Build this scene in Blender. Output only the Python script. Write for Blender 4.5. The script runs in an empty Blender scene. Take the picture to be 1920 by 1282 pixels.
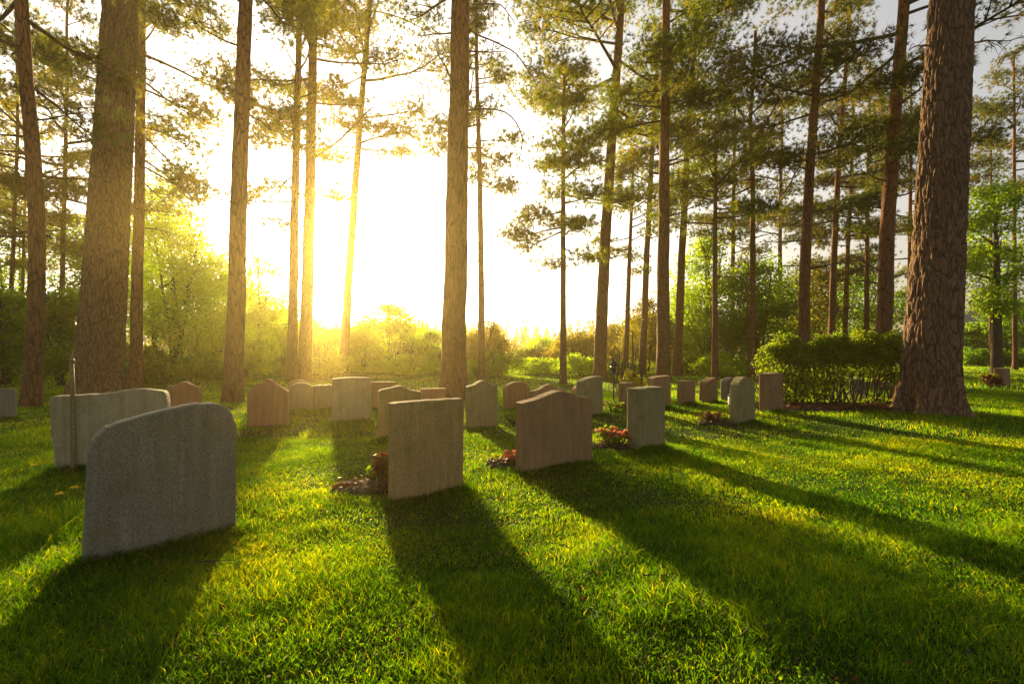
import bpy, math, random
import numpy as np
from mathutils import Vector, noise as mnoise

# ------------------------------------------------------------------ camera, sky, sun, exposure
SC = bpy.context.scene
COL = SC.collection
EYE, F = 1.15, 960.0          # eye height in metres; focal length in photograph pixels (1920 wide)
HZ = 650.0                    # row of the horizon
cam_d = bpy.data.cameras.new("camera"); cam = bpy.data.objects.new("camera", cam_d); COL.objects.link(cam)
cam_d.lens = 18.0; cam_d.sensor_width = 36.0; cam_d.clip_start = 0.05; cam_d.clip_end = 1000
cam.location = (0, 0, EYE); cam.rotation_euler = (math.radians(90 + 0.54), 0, 0)
SC.camera = cam
SUN_EL, SUN_AZ = 9.9, -19.6   # degrees; azimuth from +Y, negative = left
el, az = math.radians(SUN_EL), math.radians(SUN_AZ)
SUN = Vector((math.sin(az) * math.cos(el), math.cos(az) * math.cos(el), math.sin(el)))
sl = bpy.data.lights.new("sun", 'SUN'); so = bpy.data.objects.new("sun", sl); COL.objects.link(so)
sl.energy = 5.0; sl.angle = math.radians(2.4); sl.color = (1.0, 0.72, 0.30)
so.rotation_euler = SUN.to_track_quat('Z', 'Y').to_euler()
W = bpy.data.worlds.new("World"); SC.world = W; W.use_nodes = True
wn = W.node_tree; wn.nodes.clear()
sky = wn.nodes.new('ShaderNodeTexSky'); sky.sky_type = 'NISHITA'; sky.sun_disc = False
sky.sun_elevation = el; sky.sun_rotation = az
sky.air_density = 1.0; sky.dust_density = 4.5; sky.ozone_density = 1.5; sky.altitude = 100
bg = wn.nodes.new('ShaderNodeBackground'); bg.inputs[1].default_value = 0.070
hsv = wn.nodes.new('ShaderNodeHueSaturation'); hsv.inputs['Saturation'].default_value = 0.18
wo = wn.nodes.new('ShaderNodeOutputWorld')
wn.links.new(sky.outputs[0], hsv.inputs['Color']); wn.links.new(hsv.outputs[0], bg.inputs[0]); wn.links.new(bg.outputs[0], wo.inputs[0])
SC.view_settings.view_transform = 'Standard'; SC.view_settings.look = 'None'
SC.view_settings.gamma = 1.0; SC.view_settings.exposure = 1.9; SC.view_settings.use_curve_mapping = False
SC.render.engine = 'CYCLES'
SC.cycles.use_denoising = True
SC.cycles.max_bounces = 8; SC.cycles.diffuse_bounces = 5; SC.cycles.transmission_bounces = 3
SC.cycles.volume_bounces = 0; SC.cycles.transparent_max_bounces = 4; SC.cycles.glossy_bounces = 2
SC.cycles.caustics_reflective = False; SC.cycles.caustics_refractive = False
SC.cycles.sample_clamp_indirect = 4.0
HAZE_DENSITY, HAZE_G = 0.0018, 0.82

rng = np.random.default_rng(7)
random.seed(7)

# ------------------------------------------------------------------ helpers
def at(px, py, Y):
    return np.array([(px - 960.0) / F * Y, Y, EYE - (py - HZ) / F * Y])

def smooth(a, b, x):
    t = np.clip((x - a) / (b - a), 0, 1); return t * t * (3 - 2 * t)

_tab = np.random.default_rng(3).random((256, 256))
def vnoise(x, y):
    xi = np.floor(x).astype(int); yi = np.floor(y).astype(int); fx = x - xi; fy = y - yi
    fx = fx * fx * (3 - 2 * fx); fy = fy * fy * (3 - 2 * fy)
    a = _tab[xi & 255, yi & 255]; b = _tab[(xi + 1) & 255, yi & 255]
    c = _tab[xi & 255, (yi + 1) & 255]; d = _tab[(xi + 1) & 255, (yi + 1) & 255]
    return (a * (1 - fx) + b * fx) * (1 - fy) + (c * (1 - fx) + d * fx) * fy
def fbm(x, y, o=3):
    s = 0; amp = 1; tot = 0
    for k in range(o):
        s = s + amp * vnoise(x * 2 ** k + 17.3 * k, y * 2 ** k + 5.1 * k); tot += amp; amp *= .5
    return s / tot

def gh(x, y):
    x = np.asarray(x, float); y = np.asarray(y, float)
    base = (fbm(x * .35, y * .35) - .5) * .10 * smooth(2, 6, np.abs(y))
    edge = 25 + 14 * smooth(6, 16, x) + 3 * (vnoise(x * .08, y * 0) - .5)
    drop = smooth(0, 34, y - edge) * 6.5
    rise = smooth(75, 150, y) * 5.5
    return base - drop + rise

def ground_pt(px, py):
    Y = EYE * F / (py - HZ)
    for _ in range(4):
        X = (px - 960) / F * Y; z = float(gh(X, Y)); Y = (EYE - z) * F / (py - HZ)
    return np.array([(px - 960) / F * Y, Y, z])

def tag(o, label, cat=None, group=None, kind=None):
    if label: o['label'] = label
    if cat: o['category'] = cat
    if group: o['group'] = group
    if kind: o['kind'] = kind
    return o

def empty(name, loc, label, cat, group=None):
    o = bpy.data.objects.new(name, None); COL.objects.link(o); o.location = loc; o.empty_display_size = .2
    return tag(o, label, cat, group)

def mesh_np(name, V, T=None, Q=None, mat=None, parent=None, tint=None, smoothed=False, loc=None):
    """V verts (n,3), T triangles (m,3), Q quads (k,4); V in parent/local coordinates"""
    me = bpy.data.meshes.new(name)
    nT = 0 if T is None else len(T); nQ = 0 if Q is None else len(Q)
    me.vertices.add(len(V)); me.vertices.foreach_set('co', np.asarray(V, np.float32).ravel())
    parts = []
    if nT: parts.append(np.asarray(T, np.int32).ravel())
    if nQ: parts.append(np.asarray(Q, np.int32).ravel())
    idx = np.concatenate(parts)
    me.loops.add(len(idx)); me.loops.foreach_set('vertex_index', idx)
    me.polygons.add(nT + nQ)
    tot = np.concatenate([np.full(nT, 3, np.int32), np.full(nQ, 4, np.int32)])
    st = np.concatenate([[0], np.cumsum(tot)[:-1]]).astype(np.int32)
    me.polygons.foreach_set('loop_start', st)
    try: me.polygons.foreach_set('loop_total', tot)
    except Exception: pass
    me.polygons.foreach_set('use_smooth', np.full(nT + nQ, smoothed, dtype=bool))
    if tint is not None:
        a = me.attributes.new('tint', 'FLOAT', 'POINT'); a.data.foreach_set('value', np.asarray(tint, np.float32))
    me.update(calc_edges=True); me.validate(clean_customdata=False)
    if mat: me.materials.append(mat)
    o = bpy.data.objects.new(name, me); COL.objects.link(o)
    if parent is not None: o.parent = parent
    if loc is not None: o.location = loc
    return o

class MB:
    """collects pieces into one mesh"""
    def __init__(s): s.V = []; s.T = []; s.Q = []; s.n = 0; s.tn = []
    def add(s, V, T=None, Q=None, tint=0.5):
        V = np.asarray(V, float)
        if T is not None and len(T): s.T.append(np.asarray(T) + s.n)
        if Q is not None and len(Q): s.Q.append(np.asarray(Q) + s.n)
        s.V.append(V); s.n += len(V)
        s.tn.append(np.full(len(V), tint) if np.isscalar(tint) else np.asarray(tint))
    def tube(s, P, R, sides=6, cap=True, tint=0.5, bump=None):
        P = np.asarray(P, float); R = np.asarray(R, float); n = len(P)
        d = np.gradient(P, axis=0); d /= np.linalg.norm(d, axis=1)[:, None] + 1e-9
        ref = np.array([1., 0, 0]) if abs(d[0][0]) < .8 else np.array([0, 1., 0])
        a = np.cross(d, ref); a /= np.linalg.norm(a, axis=1)[:, None] + 1e-9
        b = np.cross(d, a)
        th = np.linspace(0, 2 * np.pi, sides, endpoint=False)
        rr = R[:, None] * np.ones(sides)[None]
        if bump is not None: rr = rr * bump(th[None, :], P[:, 2][:, None])
        V = P[:, None, :] + rr[..., None] * (np.cos(th)[None, :, None] * a[:, None, :] + np.sin(th)[None, :, None] * b[:, None, :])
        i = np.arange(n - 1)[:, None] * sides; j = np.arange(sides)[None]; k = (j + 1) % sides
        Q = np.stack([i + j, i + k, i + sides + k, i + sides + j], -1).reshape(-1, 4)
        V = V.reshape(-1, 3); T = []
        if cap:
            V = np.vstack([V, P[-1]]); m = len(V) - 1; o = (n - 1) * sides
            T = [[o + q, o + (q + 1) % sides, m] for q in range(sides)]
        s.add(V, T, Q, tint)
    def box(s, c, sz, tint=.5):
        c = np.array(c, float); h = np.array(sz, float) / 2
        V = [c + h * np.array(v) for v in ((-1,-1,-1),(1,-1,-1),(1,1,-1),(-1,1,-1),(-1,-1,1),(1,-1,1),(1,1,1),(-1,1,1))]
        s.add(V, None, [(0,3,2,1),(4,5,6,7),(0,1,5,4),(1,2,6,5),(2,3,7,6),(3,0,4,7)], tint)
    def lathe(s, prof, n=16, c=(0, 0, 0), tint=.5):
        th = np.linspace(0, 2 * np.pi, n, endpoint=False); V = []
        for r, z in prof: V += [(c[0] + r * math.cos(t), c[1] + r * math.sin(t), c[2] + z) for t in th]
        Q = [(i * n + j, i * n + (j + 1) % n, (i + 1) * n + (j + 1) % n, (i + 1) * n + j) for i in range(len(prof) - 1) for j in range(n)]
        s.add(V, None, Q, tint)
    def build(s, name, mat, parent=None, smoothed=False, loc=None):
        V = np.vstack(s.V); T = np.vstack(s.T) if s.T else None; Q = np.vstack(s.Q) if s.Q else None
        return mesh_np(name, V, T, Q, mat, parent, np.concatenate(s.tn), smoothed, loc)

def unit(n, r=rng):
    v = r.normal(size=(n, 3)); return v / (np.linalg.norm(v, axis=1)[:, None] + 1e-9)

def leaf_quads(C, size, up=0.0, tint=.5, r=rng, aspect=.6):
    """diamond leaves, a little folded, one per centre"""
    n = len(C); u = unit(n, r); u[:, 2] *= .7
    w = unit(n, r); w[:, 2] += up
    u /= np.linalg.norm(u, axis=1)[:, None]; v = np.cross(u, w); v /= np.linalg.norm(v, axis=1)[:, None] + 1e-9
    s = (size * r.uniform(.6, 1.3, n))[:, None]
    V = np.stack([C - u * s * .5, C + v * s * .5 * aspect, C + u * s * .5, C - v * s * .5 * aspect], 1).reshape(-1, 3)
    Q = np.arange(4 * n).reshape(n, 4)
    t = np.repeat(np.clip(tint + r.normal(0, .13, n), 0, 1), 4)
    return V, Q, t

# ------------------------------------------------------------------ materials
def newmat(name):
    m = bpy.data.materials.new(name); m.use_nodes = True; nt = m.node_tree; nt.nodes.clear()
    return m, nt, nt.nodes.new('ShaderNodeOutputMaterial')
def N(nt, t, **k):
    n = nt.nodes.new(t)
    for a, v in k.items():
        if a in n.bl_rna.properties: setattr(n, a, v)
        else: n.inputs[a.replace('_', ' ')].default_value = v
    return n
def ramp(nt, stops):
    r = nt.nodes.new('ShaderNodeValToRGB'); e = r.color_ramp.elements
    while len(e) < len(stops): e.new(.5)
    for x, (p, c) in zip(e, stops): x.position = p; x.color = (*c, 1)
    return r

def foliage_mat(name, dark, mid, light, trans=.5, tr_gain=(2.2, 2.2, 1.4), rough=.55, spec=.25, patch=None):
    m, nt, out = newmat(name); L = nt.links.new
    at_ = N(nt, 'ShaderNodeAttribute', attribute_name='tint')
    r = ramp(nt, [(.0, dark), (.5, mid), (1., light)])
    src = at_.outputs['Fac']
    if patch:                                            # larger worn and lush patches of the lawn
        tc = N(nt, 'ShaderNodeTexCoord'); nz = N(nt, 'ShaderNodeTexNoise'); nz.inputs['Scale'].default_value = patch
        nz.inputs['Detail'].default_value = 4
        L(tc.outputs['Object'], nz.inputs['Vector'])
        mp = N(nt, 'ShaderNodeMapRange'); mp.inputs[1].default_value = .3; mp.inputs[2].default_value = .7
        mp.inputs[3].default_value = -.28; mp.inputs[4].default_value = .28
        L(nz.outputs['Fac'], mp.inputs[0])
        ad = N(nt, 'ShaderNodeMath', operation='ADD'); L(src, ad.inputs[0]); L(mp.outputs[0], ad.inputs[1]); src = ad.outputs[0]
    L(src, r.inputs[0])
    p = N(nt, 'ShaderNodeBsdfPrincipled'); p.inputs['Roughness'].default_value = rough; p.inputs['Specular IOR Level'].default_value = spec
    L(r.outputs[0], p.inputs['Base Color'])
    mul = N(nt, 'ShaderNodeMix', data_type='RGBA', blend_type='MULTIPLY'); mul.inputs[0].default_value = 1
    mul.inputs[7].default_value = (*tr_gain, 1); L(r.outputs[0], mul.inputs[6])
    t = N(nt, 'ShaderNodeBsdfTranslucent'); L(mul.outputs[2], t.inputs['Color'])
    mx = N(nt, 'ShaderNodeMixShader'); mx.inputs[0].default_value = trans
    L(p.outputs[0], mx.inputs[1]); L(t.outputs[0], mx.inputs[2]); L(mx.outputs[0], out.inputs[0])
    return m

def bark_mat(name, low, high, crack, sc=9.0, zs=.28, h0=3., h1=8., bump=.5, dist=.03):
    m, nt, out = newmat(name); L = nt.links.new
    tc = N(nt, 'ShaderNodeTexCoord'); mp = N(nt, 'ShaderNodeMapping'); mp.inputs['Scale'].default_value = (1, 1, zs)
    L(tc.outputs['Object'], mp.inputs[0])
    wz = N(nt, 'ShaderNodeTexNoise'); wz.inputs['Scale'].default_value = 4; L(mp.outputs[0], wz.inputs[0])
    va = N(nt, 'ShaderNodeVectorMath', operation='SCALE'); va.inputs[3].default_value = .25; L(wz.outputs['Color'], va.inputs[0])
    vb = N(nt, 'ShaderNodeVectorMath', operation='ADD'); L(mp.outputs[0], vb.inputs[0]); L(va.outputs[0], vb.inputs[1])
    vo = N(nt, 'ShaderNodeTexVoronoi', feature='DISTANCE_TO_EDGE'); vo.inputs['Scale'].default_value = sc; L(vb.outputs[0], vo.inputs[0])
    vc = N(nt, 'ShaderNodeTexVoronoi', feature='F1'); vc.inputs['Scale'].default_value = sc; L(vb.outputs[0], vc.inputs[0])
    nz = N(nt, 'ShaderNodeTexNoise'); nz.inputs['Scale'].default_value = sc * 3; nz.inputs['Detail'].default_value = 6; L(vb.outputs[0], nz.inputs[0])
    ed = N(nt, 'ShaderNodeMapRange'); ed.inputs[2].default_value = .12; L(vo.outputs['Distance'], ed.inputs[0])
    sx = N(nt, 'ShaderNodeSeparateXYZ'); L(tc.outputs['Object'], sx.inputs[0])
    hr = N(nt, 'ShaderNodeMapRange'); hr.inputs[1].default_value = h0; hr.inputs[2].default_value = h1; L(sx.outputs['Z'], hr.inputs[0])
    c1 = N(nt, 'ShaderNodeMix', data_type='RGBA'); c1.inputs[6].default_value = (*low, 1); c1.inputs[7].default_value = (*high, 1); L(hr.outputs[0], c1.inputs[0])
    vr = N(nt, 'ShaderNodeMapRange'); vr.inputs[1].default_value = .25; vr.inputs[2].default_value = .75; vr.inputs[3].default_value = .6; vr.inputs[4].default_value = 1.5
    L(nz.outputs['Fac'], vr.inputs[0])
    c2 = N(nt, 'ShaderNodeVectorMath', operation='SCALE'); L(c1.outputs[2], c2.inputs[0]); L(vr.outputs[0], c2.inputs[3])
    c3 = N(nt, 'ShaderNodeMix', data_type='RGBA'); c3.inputs[6].default_value = (*crack, 1); L(c2.outputs[0], c3.inputs[7]); L(ed.outputs[0], c3.inputs[0])
    p = N(nt, 'ShaderNodeBsdfPrincipled'); p.inputs['Roughness'].default_value = .9; p.inputs['Specular IOR Level'].default_value = .15
    L(c3.outputs[2], p.inputs['Base Color'])
    ha = N(nt, 'ShaderNodeMath', operation='MULTIPLY_ADD'); ha.inputs[1].default_value = .45; L(nz.outputs['Fac'], ha.inputs[0]); L(ed.outputs[0], ha.inputs[2])
    b = N(nt, 'ShaderNodeBump'); b.inputs['Strength'].default_value = bump; b.inputs['Distance'].default_value = dist; L(ha.outputs[0], b.inputs['Height'])
    L(b.outputs[0], p.inputs['Normal']); L(p.outputs[0], out.inputs[0])
    return m

def stone_mat(name, base, spot, lichen, grain=90, lich=.5, bump=.35):
    m, nt, out = newmat(name); L = nt.links.new
    tc = N(nt, 'ShaderNodeTexCoord')
    g = N(nt, 'ShaderNodeTexNoise'); g.inputs['Scale'].default_value = grain; g.inputs['Detail'].default_value = 5; L(tc.outputs['Object'], g.inputs[0])
    r = ramp(nt, [(.34, tuple((a_ + b0) / 2 for a_, b0 in zip(spot, base))), (.5, base), (.68, tuple(min(1, c * 1.3) for c in base))]); L(g.outputs['Fac'], r.inputs[0])
    n2 = N(nt, 'ShaderNodeTexNoise'); n2.inputs['Scale'].default_value = 5; n2.inputs['Detail'].default_value = 8; n2.inputs['Roughness'].default_value = .65
    L(tc.outputs['Object'], n2.inputs[0])
    mr = N(nt, 'ShaderNodeMapRange'); mr.inputs[1].default_value = .48; mr.inputs[2].default_value = .68; mr.inputs[4].default_value = lich; L(n2.outputs['Fac'], mr.inputs[0])
    mx = N(nt, 'ShaderNodeMix', data_type='RGBA'); mx.inputs[7].default_value = (*lichen, 1); L(r.outputs[0], mx.inputs[6]); L(mr.outputs[0], mx.inputs[0])
    vs = N(nt, 'ShaderNodeTexVoronoi', feature='F1'); vs.inputs['Scale'].default_value = 26; L(tc.outputs['Object'], vs.inputs[0])
    vm = N(nt, 'ShaderNodeMapRange'); vm.inputs[1].default_value = .30; vm.inputs[2].default_value = .18; L(vs.outputs['Distance'], vm.inputs[0])
    n5 = N(nt, 'ShaderNodeTexNoise'); n5.inputs['Scale'].default_value = 3.1; n5.inputs['Detail'].default_value = 3; L(tc.outputs['Object'], n5.inputs[0])
    v5 = N(nt, 'ShaderNodeMapRange'); v5.inputs[1].default_value = .52; v5.inputs[2].default_value = .62; v5.inputs[4].default_value = .55; L(n5.outputs['Fac'], v5.inputs[0])
    ml = N(nt, 'ShaderNodeMath', operation='MULTIPLY'); L(vm.outputs[0], ml.inputs[0]); L(v5.outputs[0], ml.inputs[1])
    mx2 = N(nt, 'ShaderNodeMix', data_type='RGBA'); mx2.inputs[7].default_value = (*[min(1, c * 1.5 + .05) for c in lichen], 1); L(mx.outputs[2], mx2.inputs[6]); L(ml.outputs[0], mx2.inputs[0]); mx = mx2
    # vertical weather streaks
    mp = N(nt, 'ShaderNodeMapping'); mp.inputs['Scale'].default_value = (9, 9, .7); L(tc.outputs['Object'], mp.inputs[0])
    n3 = N(nt, 'ShaderNodeTexNoise'); n3.inputs['Scale'].default_value = 2.2; n3.inputs['Detail'].default_value = 4; L(mp.outputs[0], n3.inputs[0])
    m3 = N(nt, 'ShaderNodeMapRange'); m3.inputs[1].default_value = .35; m3.inputs[2].default_value = .65; m3.inputs[3].default_value = .84; m3.inputs[4].default_value = 1.08; L(n3.outputs['Fac'], m3.inputs[0])
    sc = N(nt, 'ShaderNodeVectorMath', operation='SCALE'); L(mx.outputs[2], sc.inputs[0]); L(m3.outputs[0], sc.inputs[3])
    p = N(nt, 'ShaderNodeBsdfPrincipled'); p.inputs['Roughness'].default_value = .82; p.inputs['Specular IOR Level'].default_value = .3
    L(sc.outputs[0], p.inputs['Base Color'])
    ad = N(nt, 'ShaderNodeMath', operation='MULTIPLY_ADD'); ad.inputs[1].default_value = .6; L(g.outputs['Fac'], ad.inputs[0]); L(n2.outputs['Fac'], ad.inputs[2])
    b = N(nt, 'ShaderNodeBump'); b.inputs['Strength'].default_value = bump; b.inputs['Distance'].default_value = .012; L(ad.outputs[0], b.inputs['Height'])
    L(b.outputs[0], p.inputs['Normal']); L(p.outputs[0], out.inputs[0])
    return m

def plain_mat(name, col, rough=.6, metal=0., noise=0., sc=30.):
    m, nt, out = newmat(name); L = nt.links.new
    p = N(nt, 'ShaderNodeBsdfPrincipled'); p.inputs['Roughness'].default_value = rough; p.inputs['Metallic'].default_value = metal
    tc = N(nt, 'ShaderNodeTexCoord'); g = N(nt, 'ShaderNodeTexNoise'); g.inputs['Scale'].default_value = sc; g.inputs['Detail'].default_value = 4
    L(tc.outputs['Object'], g.inputs[0])
    r = ramp(nt, [(.3, tuple(c * (1 - noise) for c in col)), (.7, tuple(min(1, c * (1 + noise)) for c in col))])
    L(g.outputs['Fac'], r.inputs[0]); L(r.outputs[0], p.inputs['Base Color']); L(p.outputs[0], out.inputs[0])
    return m

M = {}
M['grass'] = foliage_mat('grass_blades', (.004, .019, .001), (.034, .064, .0015), (.145, .116, .003), .76, (5.8, 6.2, .5), .5, .3, patch=.9)
M['needles'] = foliage_mat('pine_needles', (.022, .046, .008), (.058, .084, .010), (.150, .122, .012), .62, (3.3, 2.9, .8))
M['dneedles'] = foliage_mat('dark_needles', (.015, .032, .009), (.036, .052, .011), (.105, .084, .013), .6, (3.1, 2.6, .8))
M['birch'] = foliage_mat('spring_leaves', (.075, .145, .005), (.145, .225, .006), (.220, .280, .008), .68, (3.3, 3.2, 1.0))
M['bush'] = foliage_mat('bush_leaves', (.032, .074, .005), (.075, .140, .007), (.150, .205, .009), .64, (3.2, 3.0, 1.0))
M['olive'] = foliage_mat('olive_leaves', (.060, .065, .008), (.115, .115, .011), (.190, .165, .014), .6, (2.6, 2.3, 1.1))
M['hedge'] = foliage_mat('hedge_leaves', (.026, .055, .006), (.085, .125, .008), (.180, .200, .012), .58, (3.2, 3.0, 1.0))
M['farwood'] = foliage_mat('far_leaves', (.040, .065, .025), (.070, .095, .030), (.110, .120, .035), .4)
M['dry'] = foliage_mat('dry_leaves', (.03, .014, .007), (.075, .032, .013), (.16, .075, .028), .3, (1.8, 1.3, 1.))
M['red'] = foliage_mat('red_petals', (.28, .04, .03), (.42, .10, .06), (.60, .24, .15), .4, (1.1, 1.1, 1.1))
M['yellow'] = foliage_mat('yellow_leaves', (.10, .14, .01), (.25, .27, .015), (.50, .42, .02), .5, (1.7, 1.6, 1.))
M['petal'] = foliage_mat('dandelion_petals', (.60, .42, .01), (.75, .55, .015), (.85, .66, .02), .35, (1.2, 1.2, 1.))
M['pine'] = bark_mat('pine_bark', (.135, .060, .034), (.28, .105, .040), (.036, .018, .012), 17, .16, 2.5, 8, .35)
M['bigpine'] = bark_mat('old_pine_bark', (.155, .090, .054), (.155, .090, .054), (.050, .030, .020), 15, .2, 3, 9, .6, .015)
M['wood'] = bark_mat('twig_bark', (.07, .05, .038), (.12, .07, .045), (.03, .02, .015), 20, .3, 2, 9, .2, .01)
M['grey'] = stone_mat('grey_granite', (.175, .160, .115), (.03, .03, .025), (.13, .13, .05), 120, .6)
M['palegrey'] = stone_mat('pale_granite', (.275, .245, .150), (.08, .08, .06), (.16, .165, .07), 130, .6)
M['sand'] = stone_mat('ochre_sandstone', (.30, .205, .075), (.11, .07, .025), (.17, .14, .04), 110, .6)
M['brown'] = stone_mat('brown_sandstone', (.235, .145, .066), (.09, .04, .016), (.16, .09, .03), 110, .5)
M['redst'] = stone_mat('red_granite', (.30, .150, .072), (.17, .06, .03), (.22, .11, .04), 140, .45)
M['green'] = stone_mat('mossy_stone', (.225, .185, .085), (.07, .075, .035), (.12, .14, .035), 110, .8)
M['soil'] = plain_mat('soil', (.026, .015, .009), 1., 0, .6, 40)
M['iron'] = plain_mat('black_iron', (.015, .015, .016), .9, 0, .3)
M['bronze'] = plain_mat('aged_bronze', (.15, .12, .05), .55, .3, .4, 60)
M['white'] = plain_mat('white_paint', (.75, .72, .66), .5, 0, .08)
M['roof'] = plain_mat('grey_roofing', (.13, .125, .13), .8, 0, .3)
M['render'] = plain_mat('pale_wall_paint', (.27, .28, .29), .8, 0, .3)
M['glass'] = plain_mat('dark_glass', (.03, .035, .04), .1, 0, .1)

# ground: earth and moss between the blades
m, nt, out = newmat('lawn_soil'); L = nt.links.new
tc = N(nt, 'ShaderNodeTexCoord'); a = N(nt, 'ShaderNodeTexNoise'); a.inputs['Scale'].default_value = 1.1; a.inputs['Detail'].default_value = 8
b_ = N(nt, 'ShaderNodeTexNoise'); b_.inputs['Scale'].default_value = 38; b_.inputs['Detail'].default_value = 6
L(tc.outputs['Object'], a.inputs[0]); L(tc.outputs['Object'], b_.inputs[0])
r1 = ramp(nt, [(.3, (.012, .022, .003)), (.55, (.026, .040, .004)), (.75, (.060, .052, .010))]); L(a.outputs['Fac'], r1.inputs[0])
r2 = ramp(nt, [(.35, (.35, .35, .3)), (.65, (1.5, 1.4, 1.2))]); L(b_.outputs['Fac'], r2.inputs[0])
mm = N(nt, 'ShaderNodeMix', data_type='RGBA', blend_type='MULTIPLY'); mm.inputs[0].default_value = 1; L(r1.outputs[0], mm.inputs[6]); L(r2.outputs[0], mm.inputs[7])
p = N(nt, 'ShaderNodeBsdfPrincipled'); p.inputs['Roughness'].default_value = .95; p.inputs['Specular IOR Level'].default_value = .1; L(mm.outputs[2], p.inputs['Base Color'])
bb = N(nt, 'ShaderNodeBump'); bb.inputs['Strength'].default_value = .8; bb.inputs['Distance'].default_value = .03; L(b_.outputs['Fac'], bb.inputs['Height']); L(bb.outputs[0], p.inputs['Normal'])
L(p.outputs[0], out.inputs[0]); M['ground'] = m

# ------------------------------------------------------------------ ground
xs = np.concatenate([-np.geomspace(150, 12, 26), np.linspace(-11.5, 11.5, 60), np.geomspace(12, 150, 26)])
ys = np.concatenate([np.linspace(-40, 0, 12), np.linspace(.5, 30, 80), np.geomspace(31, 148, 36)])
GX, GY = np.meshgrid(xs, ys); GZ = gh(GX, GY)
nx, ny = len(xs), len(ys)
i = np.arange(ny - 1)[:, None] * nx; j = np.arange(nx - 1)[None]
Q = np.stack([i + j, i + j + 1, i + nx + j + 1, i + nx + j], -1).reshape(-1, 4)
g = mesh_np('ground', np.stack([GX, GY, GZ], -1).reshape(-1, 3), None, Q, M['ground'], smoothed=True)
tag(g, 'mown cemetery lawn sloping away behind the pines', None, None, 'structure')

# ------------------------------------------------------------------ headstones
def headstone(label, bl, br, top, th, mat, tilt=0., name='headstone', group='headstones on the lawn', left=None, rough=.002, drop=0):
    """bl, br: photo pixels of the two lower corners of the face turned to us; top: [(s, height m)...] from left to right"""
    A = ground_pt(*bl); B = ground_pt(*br); u = B - A; u[2] = 0; w = np.linalg.norm(u); u /= w
    n = np.array([-u[1], u[0], 0])                       # away from the camera
    if n[1] < 0: n = -n
    base = (A + B) / 2; base[2] = min(A[2], B[2])
    r = np.random.default_rng(int(bl[0] * 31 + br[0] * 7 + 5000))
    s = [t[0] for t in top]; h = [t[1] for t in top]
    pts = []
    sl_ = left or [(0., -.15), (0., .3)]
    for q in sl_: pts.append((q[0] * w, q[1]))
    # dense smooth top curve (Catmull-Rom)
    P = np.array([(a * w, b) for a, b in top]); n_ = len(P)
    E = np.vstack([2 * P[0] - P[1], P, 2 * P[-1] - P[-2]])
    for k in range(n_ - 1):
        p0, p1, p2, p3 = E[k:k + 4]
        steps = 6
        for q in range(steps):
            t = q / steps
            pts.append(tuple(.5 * ((2 * p1) + (-p0 + p2) * t + (2 * p0 - 5 * p1 + 4 * p2 - p3) * t * t + (-p0 + 3 * p1 - 3 * p2 + p3) * t ** 3)))
    pts.append(tuple(P[-1])); pts.append((w, .3)); pts.append((w, -.15))
    pts = np.array(pts); pts += r.normal(0, rough, pts.shape) * (pts[:, 1] > 0)[:, None]
    c = pts.mean(0); N_ = len(pts)
    bev = min(.012, th * .15)
    d = c - pts; d /= np.linalg.norm(d, axis=1)[:, None]
    ins = pts + d * bev
    mb = MB(); rings = [(ins, 0.), (pts, bev), (pts, th - bev), (ins, th)]
    V = []
    for ring, dep in rings:
        for (su, v) in ring:
            q = u * (su - w / 2) + n * dep; V.append((q[0], q[1], v))
    V = np.array(V); Qs = []
    for k in range(3):
        for q in range(N_):
            q2 = (q + 1) % N_; Qs.append((k * N_ + q, k * N_ + q2, (k + 1) * N_ + q2, (k + 1) * N_ + q))
    me = bpy.data.meshes.new(name)
    faces = [tuple(range(N_))[::-1]] + Qs + [tuple(range(3 * N_, 4 * N_))]
    me.from_pydata([tuple(v) for v in V], [], faces); me.update(); me.materials.append(mat)
    o = bpy.data.objects.new(name, me); COL.objects.link(o)
    o.location = base
    if tilt: o.rotation_mode = 'AXIS_ANGLE'; o.rotation_axis_angle = (math.radians(tilt), u[0], u[1], 0)
    return tag(o, label, 'headstone', group)

def flat(h): return [(0, h - .03), (.03, h), (.5, h + .004), (.97, h), (1, h - .03)]
def camel(h, b): return [(0, h - .015), (.1, h), (.22, h + .015), (.4, h + b * .8), (.52, h + b), (.65, h + b * .8), (.82, h + .01), (.93, h), (1, h - .015)]
def arch(h, b): return [(0, h - b), (.06, h - b * .62), (.2, h - b * .22), (.38, h - .02 * b), (.5, h), (.62, h - .02 * b), (.8, h - b * .22), (.94, h - b * .62), (1, h - b)]
def point(h, b): return [(0, h - b), (.08, h - b * .82), (.25, h - b * .45), (.42, h - b * .1), (.5, h), (.58, h - b * .1), (.75, h - b * .45), (.92, h - b * .82), (1, h - b)]

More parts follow.
